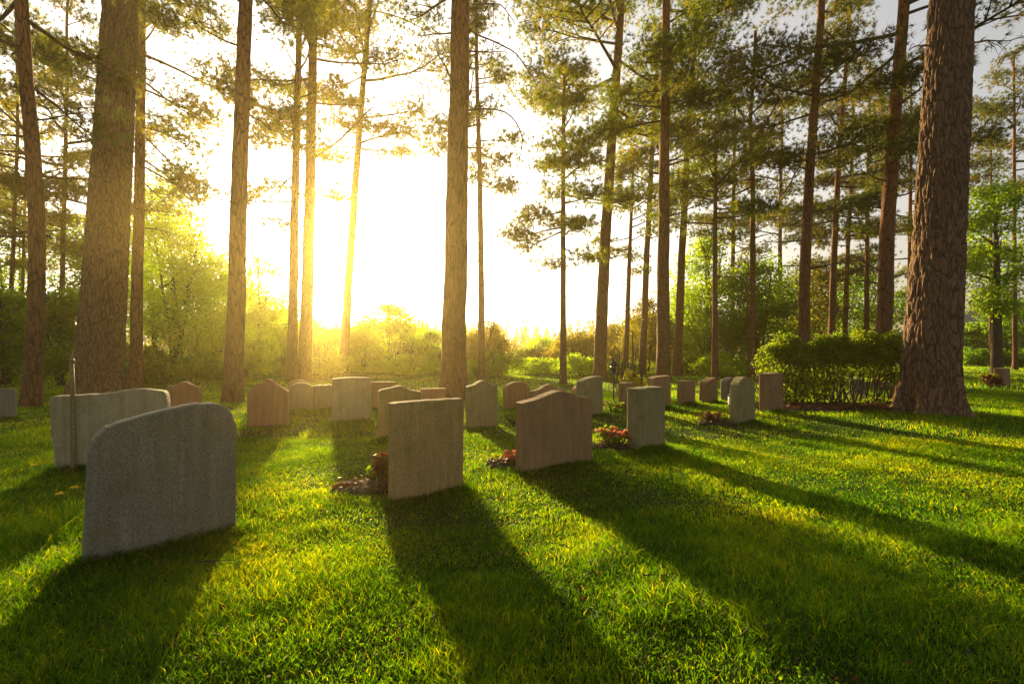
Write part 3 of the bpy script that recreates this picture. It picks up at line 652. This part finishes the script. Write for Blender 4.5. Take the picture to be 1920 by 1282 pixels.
FILL = [  # a second row on the slope below the lawn edge
 ('hazy sapling on the slope between the bare pink pine and the close pair', 505, 575, 34, 120, 'birch'),
 ('hazy rounded tree on the slope behind the close pair of pines', 590, 592, 36, 130, 'bush'),
 ('hazy low tree on the slope behind the leaning pine', 680, 600, 35, 130, 'birch'),
 ('hazy broad tree on the slope left of the sturdy middle pine', 780, 596, 37, 130, 'birch'),
 ('hazy tree on the slope hidden mostly by the sturdy middle pine', 855, 612, 36, 110, 'bush'),
 ('hazy golden tree on the slope below the white sky', 925, 632, 38, 120, 'olive'),
 ('hazy yellow green tree on the slope left of the slim layered pine', 1015, 634, 38, 120, 'birch'),
 ('hazy olive tree on the slope right of the slim layered pine', 1110, 612, 37, 120, 'olive'),
 ('hazy green tree on the slope among the central pines', 1190, 596, 36, 120, 'bush'),
 ('hazy golden tree on the slope right of the straight grey trunk', 1262, 570, 33, 110, 'olive'),
 ('hazy tree on the slope left of the bare pink pine', 440, 520, 32, 130, 'birch'),
 ('hazy tall tree on the slope behind the birch saplings', 350, 440, 34, 160, 'bush')]
WHERE = ['left of the massive pine', 'behind the massive pine', 'between the slim pine and the birch stems', 'under the birch saplings', 'left of the bare pink pine', 'right of the bare pink pine', 'left of the close pair of pines', 'under the leaning pine', 'right of the leaning pine', 'left of the sturdy middle pine', 'right of the thin airy pine', 'left of the slim layered pine', 'right of the slim layered pine', 'beneath the central leaning pines', 'right of the straight grey trunk', 'beneath the thin round crowned pine', 'by the crooked pine']
for k, px in enumerate([95, 165, 300, 345, 410, 470, 530, 610, 690, 765, 930, 1010, 1090, 1160, 1290, 1350, 1400]):
    LEAFY.append(('low fresh undergrowth bush at the lawn edge ' + WHERE[k], px, 655 + (k * 37 % 23), 19.5 + (k * 13 % 5) * .8, 105, ['birch', 'birch', 'bush', 'birch'][k % 4], dict(n=3600, size=.085, stems=5, name='bush', cat='bush', clumps=26, tint=.6, low=.0, group='undergrowth along the lawn edge')))
for k, (lab, px, yt, Y, w, mat) in enumerate(FILL):
    LEAFY.append((lab, px, yt, Y, w * 1.15, mat, dict(n=6500, size=.17, stems=3, clumps=40, low=.04, tint=.6, group='hazy trees on the slope')))
for k, (lab, px, yt, Y, w, mat, kw) in enumerate(LEAFY):
    leafy(lab, px, yt, Y, w, mat, seed=k, **kw)

# far wood on the ridge: one mass
r = np.random.default_rng(77); Cs = []; Ts = []
for k in range(620):
    x = r.uniform(-135, 140); y = r.uniform(92, 142); z = float(gh(x, y)); H = r.uniform(6.5, 9.5) + (3.5 if x < -45 or x > 60 else 0)
    m = 130; t = r.random(m) ** .8
    rad = (1 - t) * r.uniform(1.4, 2.4) + .15
    a_ = r.uniform(0, 2 * np.pi, m); Cs.append(np.stack([x + np.cos(a_) * rad, y + np.sin(a_) * rad, z + .5 + t * H], 1)); Ts.append(np.full(m, np.clip(.5 + r.normal(0, .2), 0, 1)))
V, Q, t = leaf_quads(np.vstack(Cs), .75, 0, np.concatenate(Ts), r)
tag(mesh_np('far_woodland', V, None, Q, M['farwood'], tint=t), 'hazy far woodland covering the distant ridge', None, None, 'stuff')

# ------------------------------------------------------------------ hedge
r = np.random.default_rng(21)
A = np.array([5.05, 10.3]); B = np.array([7.5, 9.9]); n = 34000
root = empty('hedge', (*((A + B) / 2), 0), 'clipped green hedge with bare stems below, left of the huge pine', 'hedge')
off = np.array([*((A + B) / 2), 0])
t = r.random(n); w = r.normal(0, .26, n); u = r.random(n)
und = .08 * (vnoise(t * 14, t * 0) - .5) * 2
top = 1.27 + .12 * t + und * 1.8 - np.minimum(.35, (w / .42) ** 2 * .3) + .05 * (vnoise(t * 60, w * 9) - .3)
zz = .62 + (top - .62) * u ** .62
keep = r.random(n) < np.where(zz < .85, .35, 1); t = t[keep]; w = w[keep]; zz = zz[keep]
C = np.stack([A[0] + (B[0] - A[0]) * t, A[1] + (B[1] - A[1]) * t + w, zz], 1) - off
C += unit(len(C), r) * .04
V1, Q1, t1 = leaf_quads(C, .05, .3, np.clip(.3 + .35 * vnoise(C[:, 0] * 5, C[:, 2] * 5), 0, 1), r, .65)
n2 = 9500; t = r.random(n2); C2 = np.stack([A[0] + (B[0] - A[0]) * t, A[1] + (B[1] - A[1]) * t + r.normal(0, .25, n2), .08 + .6 * r.random(n2) ** .8], 1) - off
k = vnoise(C2[:, 0] * 3, C2[:, 2] * 3) > .38; C2 = C2[k]
V2, Q2, t2 = leaf_quads(C2, .05, .3, .55, r, .65)
h = MB(); h.add(V1, None, Q1, t1); h.add(V2, None, Q2, t2); h.build('foliage', M['hedge'], root)
stm = MB()
for k in range(26):
    t = (k + r.random()) / 26; b = np.array([A[0] + (B[0] - A[0]) * t, A[1] + (B[1] - A[1]) * t + r.normal(0, .1), -.02]) - off
    for q in range(3):
        d = np.cumsum(r.normal(0, .06, (7, 3)), 0); d[:, 2] = np.linspace(0, 1.15, 7); d[:, :2] += np.linspace(0, 1, 7)[:, None] * r.normal(0, .14, 2)
        stm.tube(b + d, np.linspace(.017, .005, 7), 5)
stm.build('stems', M['wood'], root, True)

# ------------------------------------------------------------------ beds, plants, stake, lanterns
def bed(label, px, py, rx, ry, name='planting_bed', litter=150, mat='dry', lh=.02, size=.032):
    c = ground_pt(px, py); r = np.random.default_rng(int(px)); n = 40
    V = [(0, 0, .045)]; 
    for rr, z in ((.55, .04), (.85, .03), (1, .006)):
        for k in range(n):
            a = 2 * math.pi * k / n; f = rr * (1 + .14 * math.sin(3 * a + px) + .05 * r.normal())
            V.append((rx * f * math.cos(a), ry * f * math.sin(a), z + r.normal(0, .006)))
    T = [(0, 1 + k, 1 + (k + 1) % n) for k in range(n)]
    Q = [(1 + q * n + k, 1 + (q + 1) * n + k, 1 + (q + 1) * n + (k + 1) % n, 1 + q * n + (k + 1) % n) for q in range(2) for k in range(n)]
    o = mesh_np(name, np.array(V), T, Q, M['soil'], loc=(c[0], c[1], c[2] + .004)); tag(o, label, 'planting bed')
    if litter:
        q = r.random(litter) ** .5; a = r.uniform(0, 2 * np.pi, litter)
        C = np.stack([rx * q * np.cos(a), ry * q * np.sin(a), .05 + r.random(litter) * lh], 1)
        V, Qq, t = leaf_quads(C, size, 1.2, .5, r); lt = mesh_np('leaf_litter', V, None, Qq, M[mat], o, tint=t); lt['kind'] = 'stuff'
    return c

BEDS = []
def plant(label, px, py, h, rad, mats, name='potted_plant', n=260, size=.05, cat='plant', dz=0.03, stems=14, Y=None, fl=None):
    c = ground_pt(px, py); r = np.random.default_rng(int(px * 3 + py))
    root = empty(name, (c[0], c[1], c[2]), label, cat)
    st = MB(); tips = []
    for k in range(stems):
        a = r.uniform(0, 6.28); q = r.random() ** .5 * rad
        e = np.array([math.cos(a) * q, math.sin(a) * q, h * r.uniform(.6, 1)]); tips.append(e)
        st.tube([e * [.25, .25, 0], e * [.7, .7, .5], e], [.006, .005, .002], 4)
    st.build('stems', M['wood'], root)
    tips = np.array(tips)
    C = tips[r.integers(0, stems, n)] * r.uniform(.35, 1, (n, 1)) ** .6 + r.normal(0, rad * .16, (n, 3)); C[:, 2] = np.abs(C[:, 2]) + .01
    V, Q, t = leaf_quads(C, size, .4, .5, r, .75); mesh_np('leaves', V, None, Q, M[mats[0]], root, tint=t)
    if len(mats) > 1:
        m = fl or 60
        C = tips[r.integers(0, stems, m)] + r.normal(0, rad * .12, (m, 3)); C[:, 2] = h * r.uniform(.75, 1.08, m)
        for c1 in C:
            a_ = np.arange(6) * 1.047 + r.random(); pc = c1 + np.stack([np.cos(a_), np.sin(a_), .3 + 0 * a_], 1) * size * .3
            V, Q, t = leaf_quads(pc, size * .85, 1., .6, r, .9); mesh_np('flower', V, None, Q, M[mats[1]], root, tint=t)

BEDS.append((*bed('dark triangular soil bed left of the ochre slab headstone', 686, 916, .30, .20)[:2], .30, .20))
plant('rust red drooping shrub leaning on the edge of the ochre slab', 722, 922, .30, .09, ['dry'], n=520, size=.045, stems=20, cat='shrub', name='small_shrub')
plant('tiny dark green plant in the triangular soil bed', 701, 905, .13, .06, ['bush'], n=90, size=.04, stems=8)
BEDS.append((*bed('low bed of pinkish plants left of the camel back headstone', 950, 872, .22, .15)[:2], .22, .15))
plant('small clump of pinkish flowers left of the camel back headstone', 962, 874, .12, .12, ['dry', 'red'], n=160, size=.035, fl=16, name='flower_clump', cat='flowers')
BEDS.append((*bed('dark soil bed under the red begonias', 1148, 840, .28, .2)[:2], .28, .2))
plant('mound of red and pink begonias beside the thick mossy headstone', 1147, 840, .19, .20, ['bush', 'red'], n=420, size=.045, fl=75, name='flower_clump', cat='flowers', stems=26)
plant('small dark leafy plant behind the camel back headstone', 962, 792, .14, .16, ['bush'], n=260, size=.05)
BEDS.append((*bed('brown earth bed left of the round topped headstone with candle', 1342, 795, .26, .2)[:2], .26, .2))
plant('wilted brown plant on the earth bed left of the candle', 1338, 793, .13, .2, ['dry'], n=240, size=.05)
plant('brown and yellow flower bush left of the narrow far headstone', 1862, 728, .36, .24, ['dry', 'yellow'], n=420, size=.08, fl=40, name='flower_clump', cat='flowers', stems=22)
plant('pale pink flowers at the foot of the small brown headstone', 1150, 772, .15, .2, ['bush', 'red'], n=160, size=.05, fl=22, name='flower_clump', cat='flowers')
bed('reddish brown mulch strip beneath the hedge', 1560, 766, 1.5, .5, litter=1600, name='mulch_bed', size=.06)
plant('small dark violet flowering plant on the low orange headstone plot', 357, 777, .66, .10, ['dneedles'], n=160, size=.06, stems=9)

# thin stake in front of the wide grey headstone
c = ground_pt(139, 884); root = empty('grave_stake', c, 'thin weathered stake with a small winged finial before the wide grey headstone', 'stake')
s = MB(); s.tube([(0, 0, -.1), (-.004, 0, .4), (-.012, 0, .8), (-.02, 0, 1.0)], [.021, .020, .018, .016], 10); s.build('pole', M['bronze'], root, True)
s = MB(); s.lathe([(.0, 0), (.020, .006), (.026, .022), (.018, .04), (.010, .05), (.0, .055)], 12, (-.02, 0, 1.0))
for sg in (-1, 1):
    s.tube([(-.02, 0, 1.05), (-.02 + sg * .022, 0, 1.075), (-.02 + sg * .05, 0, 1.082), (-.02 + sg * .062, 0, 1.10)], [.008, .007, .005, .002], 6)
s.tube([(-.02, 0, 1.05), (-.02, 0, 1.08), (-.018, 0, 1.125)], [.007, .006, .002], 6)
s.build('finial', M['bronze'], root, True)

# black lantern on a post and white grave candle
c = ground_pt(1150, 772); c[1] += 1.2; c[0] = (1150 - 960) / F * c[1]; c[2] = float(gh(c[0], c[1]))
root = empty('grave_lantern', c, 'black iron grave lantern on a thin post left of the yellow bush', 'lantern')
s = MB(); s.tube([(0, 0, -.05), (0, 0, .60)], [.016, .014], 8); s.lathe([(0, 0), (.09, 0), (.09, .02), (.03, .05), (0, .05)], 14, (0, 0, 0)); s.build('post', M['iron'], root, True)
s = MB(); s.lathe([(0, .60), (.07, .60), (.08, .62), (.06, .64)], 8)
for a_ in range(4):
    x, y = .05 * math.cos(a_ * math.pi / 2 + .78), .05 * math.sin(a_ * math.pi / 2 + .78); s.tube([(x, y, .63), (x * 1.25, y * 1.25, .78)], [.007, .007], 5)
s.lathe([(.095, .775), (.10, .79), (.05, .84), (.015, .86), (.02, .88), (0, .90)], 8); s.build('cage', M['iron'], root)
s = MB(); s.lathe([(0, .64), (.045, .64), (.058, .77), (0, .77)], 12); s.build('glass_cup', M['glass'], root, True)

c = ground_pt(1371, 782); root = empty('grave_candle', c, 'white grave candle holder standing against the round topped headstone', 'candle')
s = MB(); s.lathe([(0, -.02), (.014, -.02), (.014, .16), (.05, .17), (.055, .19), (0, .19)], 14); s.build('stand', M['iron'], root, True)
s = MB(); s.lathe([(0, .19), (.045, .19), (.05, .22), (.05, .31), (.046, .33), (0, .33)], 16); s.build('candle', M['white'], root, True)
s = MB(); s.lathe([(.053, .33), (.056, .345), (.03, .375), (.008, .385), (0, .40)], 14); s.build('lid', M['iron'], root, True)

# dandelions on the left
def dandelion(label, px, py, h, lean):
    c = ground_pt(px, py); root = empty('dandelion', c, label, 'flower', 'dandelions in the grass')
    s = MB(); s.tube([(0, 0, 0), (lean * .3, 0, h * .5), (lean, .01, h)], [.0028, .0024, .0022], 6); s.build('stalk', M['bush'], root, True)
    r = np.random.default_rng(int(px)); s = MB(); n = 46
    a = r.uniform(0, 6.28, n); e = r.uniform(.1, 1.2, n)
    d = np.stack([np.cos(a) * np.cos(e), np.sin(a) * np.cos(e), np.sin(e) * .6], 1) * .030
    o_ = np.array([lean, .01, h]); pv = np.stack([-np.sin(a), np.cos(a), 0 * a], 1) * .005
    V = np.stack([o_ + d * .1, o_ + d * .7 + pv, o_ + d, o_ + d * .7 - pv], 1).reshape(-1, 3)
    s.add(V, None, np.arange(4 * n).reshape(n, 4), .9); s.build('flower_head', M['petal'], root)
dandelion('open yellow dandelion left of the largest headstone', 121, 992, .22, -.03)
dandelion('dandelion with pale head close to the edge of the largest headstone', 142, 985, .24, -.01)
dandelion('distant small dandelion near the wide grey headstone', 62, 893, .10, .01)

# ------------------------------------------------------------------ pale house far behind the right trees
root = empty('house', (45, 46, float(gh(45, 46)) - .3), 'pale house with grey roof glimpsed between the trees at the right', 'house')
s = MB(); s.box((0, 0, 1.6), (17, 8, 3.2)); s.build('wall', M['render'], root)
s = MB(); V = [(-9, -4.6, 3.2), (9, -4.6, 3.2), (9, 4.6, 3.2), (-9, 4.6, 3.2), (-9, 0, 5.4), (9, 0, 5.4)]
s.add(V, [(0, 4, 3), (1, 2, 5)], [(0, 1, 5, 4), (2, 3, 4, 5), (0, 3, 2, 1)]); s.build('roof', M['roof'], root)
for x in (-6.5, -3.4, 0, 3.4, 6.5):
    s = MB(); s.box((x, -4.02, 1.7), (1.3, .08, 1.2)); w_ = s.build('window', M['white'], root)
    s = MB(); s.box((x, -4.07, 1.7), (1.1, .04, 1.0)); s.build('pane', M['glass'], w_)

# ------------------------------------------------------------------ grass
def blades(n, y0, y1, hmin, hmax, wd, seg, seed, spread=1.08, pos=None):
    r = np.random.default_rng(seed)
    y = np.sqrt(r.uniform(y0 ** 2, y1 ** 2, n)); x = r.uniform(-1, 1, n) * (y * spread + .5)
    if pos is not None: x, y = pos
    k = gh(x, y) > -1.2; x = x[k]; y = y[k]
    for (bx, by, rx, ry) in BEDS:
        k = ((x - bx) / rx) ** 2 + ((y - by) / ry) ** 2 > .8; x = x[k]; y = y[k]
    n = len(x)
    f = fbm(x * 1.3, y * 1.3); g2 = fbm(x * 6 + 9, y * 6)
    hh = (hmin + (hmax - hmin) * r.random(n) ** 1.6) * (.55 + .9 * smooth(.25, .75, f)) * (.7 + .6 * g2)
    near = np.zeros(n)
    for (A, B) in stones_xy:                              # uncut fringe round each stone
        ab = (B - A)[:2]; L2 = ab @ ab; t = np.clip(((x - A[0]) * ab[0] + (y - A[1]) * ab[1]) / L2, 0, 1)
        d = np.hypot(x - A[0] - ab[0] * t, y - A[1] - ab[1] * t); near = np.maximum(near, np.exp(-(d / .13) ** 2))
    hh *= 1 + 1.2 * near * r.random(n)
    lush = np.exp(-(((x + 2.75) / .55) ** 2 + ((y - 3.3) / .9) ** 2)); hh *= 1 + 1.3 * lush * r.random(n)
    z = gh(x, y)
    a = r.uniform(0, 2 * np.pi, n); ln = r.uniform(.15, .95, n) * hh
    dx, dy = np.cos(a), np.sin(a); b = r.uniform(0, 2 * np.pi, n); px, py = np.cos(b), np.sin(b)
    w = wd * r.uniform(.6, 1.3, n) * (1 + .2 * near)
    base = np.stack([x, y, z - .004], 1); D = np.stack([dx, dy, 0 * dx], 1); Pv = np.stack([px, py, 0 * px], 1)
    tint = np.clip(.42 + .35 * (g2 - .5) + r.normal(0, .13, n) - .22 * near, 0, 1)
    dead = r.random(n) < .05; tint[dead] = 1.
    Z = np.array([0, 0, 1.])
    if seg == 1:
        V = np.stack([base - Pv * w[:, None] / 2, base + Pv * w[:, None] / 2, base + D * ln[:, None] * .6 + Z * hh[:, None]], 1).reshape(-1, 3)
        return V, np.arange(3 * n).reshape(n, 3), None, np.repeat(tint, 3)
    m1 = base + D * (ln * .22)[:, None] + Z * (hh * .5)[:, None]; m2 = base + D * (ln * .8)[:, None] + Z * (hh * .88)[:, None]
    W_ = (Pv * w[:, None] / 2)
    V = np.stack([base - W_, base + W_, m1 - W_ * .9, m1 + W_ * .9, m2 + D * (ln * .35)[:, None] + Z * (hh * .04)[:, None]], 1).reshape(-1, 3)
    o = 5 * np.arange(n)[:, None]
    return V, o + np.array([[2, 3, 4]]), o + np.array([[0, 1, 3, 2]]), np.repeat(tint, 5)

G = MB()
for args in ((200000, 1.2, 3.3, .022, .056, .0038, 2, 1), (230000, 3.3, 6.5, .022, .054, .0058, 2, 2), (210000, 6.5, 13, .028, .060, .011, 1, 3), (170000, 13, 30, .04, .075, .024, 1, 4)):
    V, T, Q, t = blades(*args); G.add(V, T, Q, t)
rf = np.random.default_rng(44)
for (A_, B_) in stones_xy:
    if A_[1] > 10: continue
    k = 1500; t = rf.uniform(-.06, 1.06, k); P_ = A_[None, :2] + (B_ - A_)[None, :2] * t[:, None]
    V, T, Q, t = blades(k, 0, 0, .022, .052, .0055, 2, int(A_[1] * 100), pos=(P_[:, 0] + rf.normal(0, .035, k), P_[:, 1] - np.abs(rf.normal(0, .05, k)) + .01)); G.add(V, T, Q, t)
# small broad leaves of clover and plantain among the blades
r = np.random.default_rng(12); n = 42000
y = np.sqrt(r.uniform(1.2 ** 2, 5.5 ** 2, n)); x = r.uniform(-1, 1, n) * (y * 1.08 + .4)
k = fbm(x * 2 + 5, y * 2) > .47; x = x[k]; y = y[k]
C = np.stack([x, y, gh(x, y) + r.uniform(.010, .03, len(x))], 1)
V, Q, t = leaf_quads(C, .012, 1.1, .32, r, .95); G.add(V, None, Q, t)
tag(G.build('lawn_grass', M['grass']), 'short mossy green grass and clover covering the cemetery lawn', None, None, 'stuff')
# scattered brown leaf bits
n = 900; y = np.sqrt(r.uniform(1.3 ** 2, 9 ** 2, n)); x = r.uniform(-1, 1, n) * (y * 1.05)
C = np.stack([x, y, gh(x, y) + .03], 1); V, Q, t = leaf_quads(C, .026, 1.2, .5, r, .7)
tag(mesh_np('fallen_leaves', V, None, Q, M['dry'], tint=t), 'scattered small brown leaves lying in the grass', None, None, 'stuff')

r = np.random.default_rng(31); s = MB()
for k in range(130):
    y = 1.6 + 9 * r.random() ** .8; x = r.uniform(-1, 1) * y; z = float(gh(x, y)) + .035; a_ = r.uniform(0, 6.28); l = r.uniform(.05, .22)
    P = np.array([(x, y, z), (x + math.cos(a_) * l * .5, y + math.sin(a_) * l * .5, z + .012), (x + math.cos(a_ + .3) * l, y + math.sin(a_ + .3) * l, z)])
    s.tube(P, [.0035, .003, .0015], 5)
tag(s.build('fallen_twigs', M['wood']), 'thin dead pine twigs lying scattered on the lawn', None, None, 'stuff')

# ------------------------------------------------------------------ evening haze
m, nt, out = newmat('haze_air')
v = N(nt, 'ShaderNodeVolumePrincipled'); v.inputs['Color'].default_value = (1.0, .80, .34, 1); v.inputs['Density'].default_value = HAZE_DENSITY
v.inputs['Anisotropy'].default_value = HAZE_G; nt.links.new(v.outputs[0], out.inputs['Volume'])
s = MB(); s.box((0, 55, 6.2), (306, 192, 30.4)); o = s.build('haze', m); tag(o, 'warm evening haze hanging over the whole cemetery', None, None, 'stuff')
o.display_type = 'WIRE'
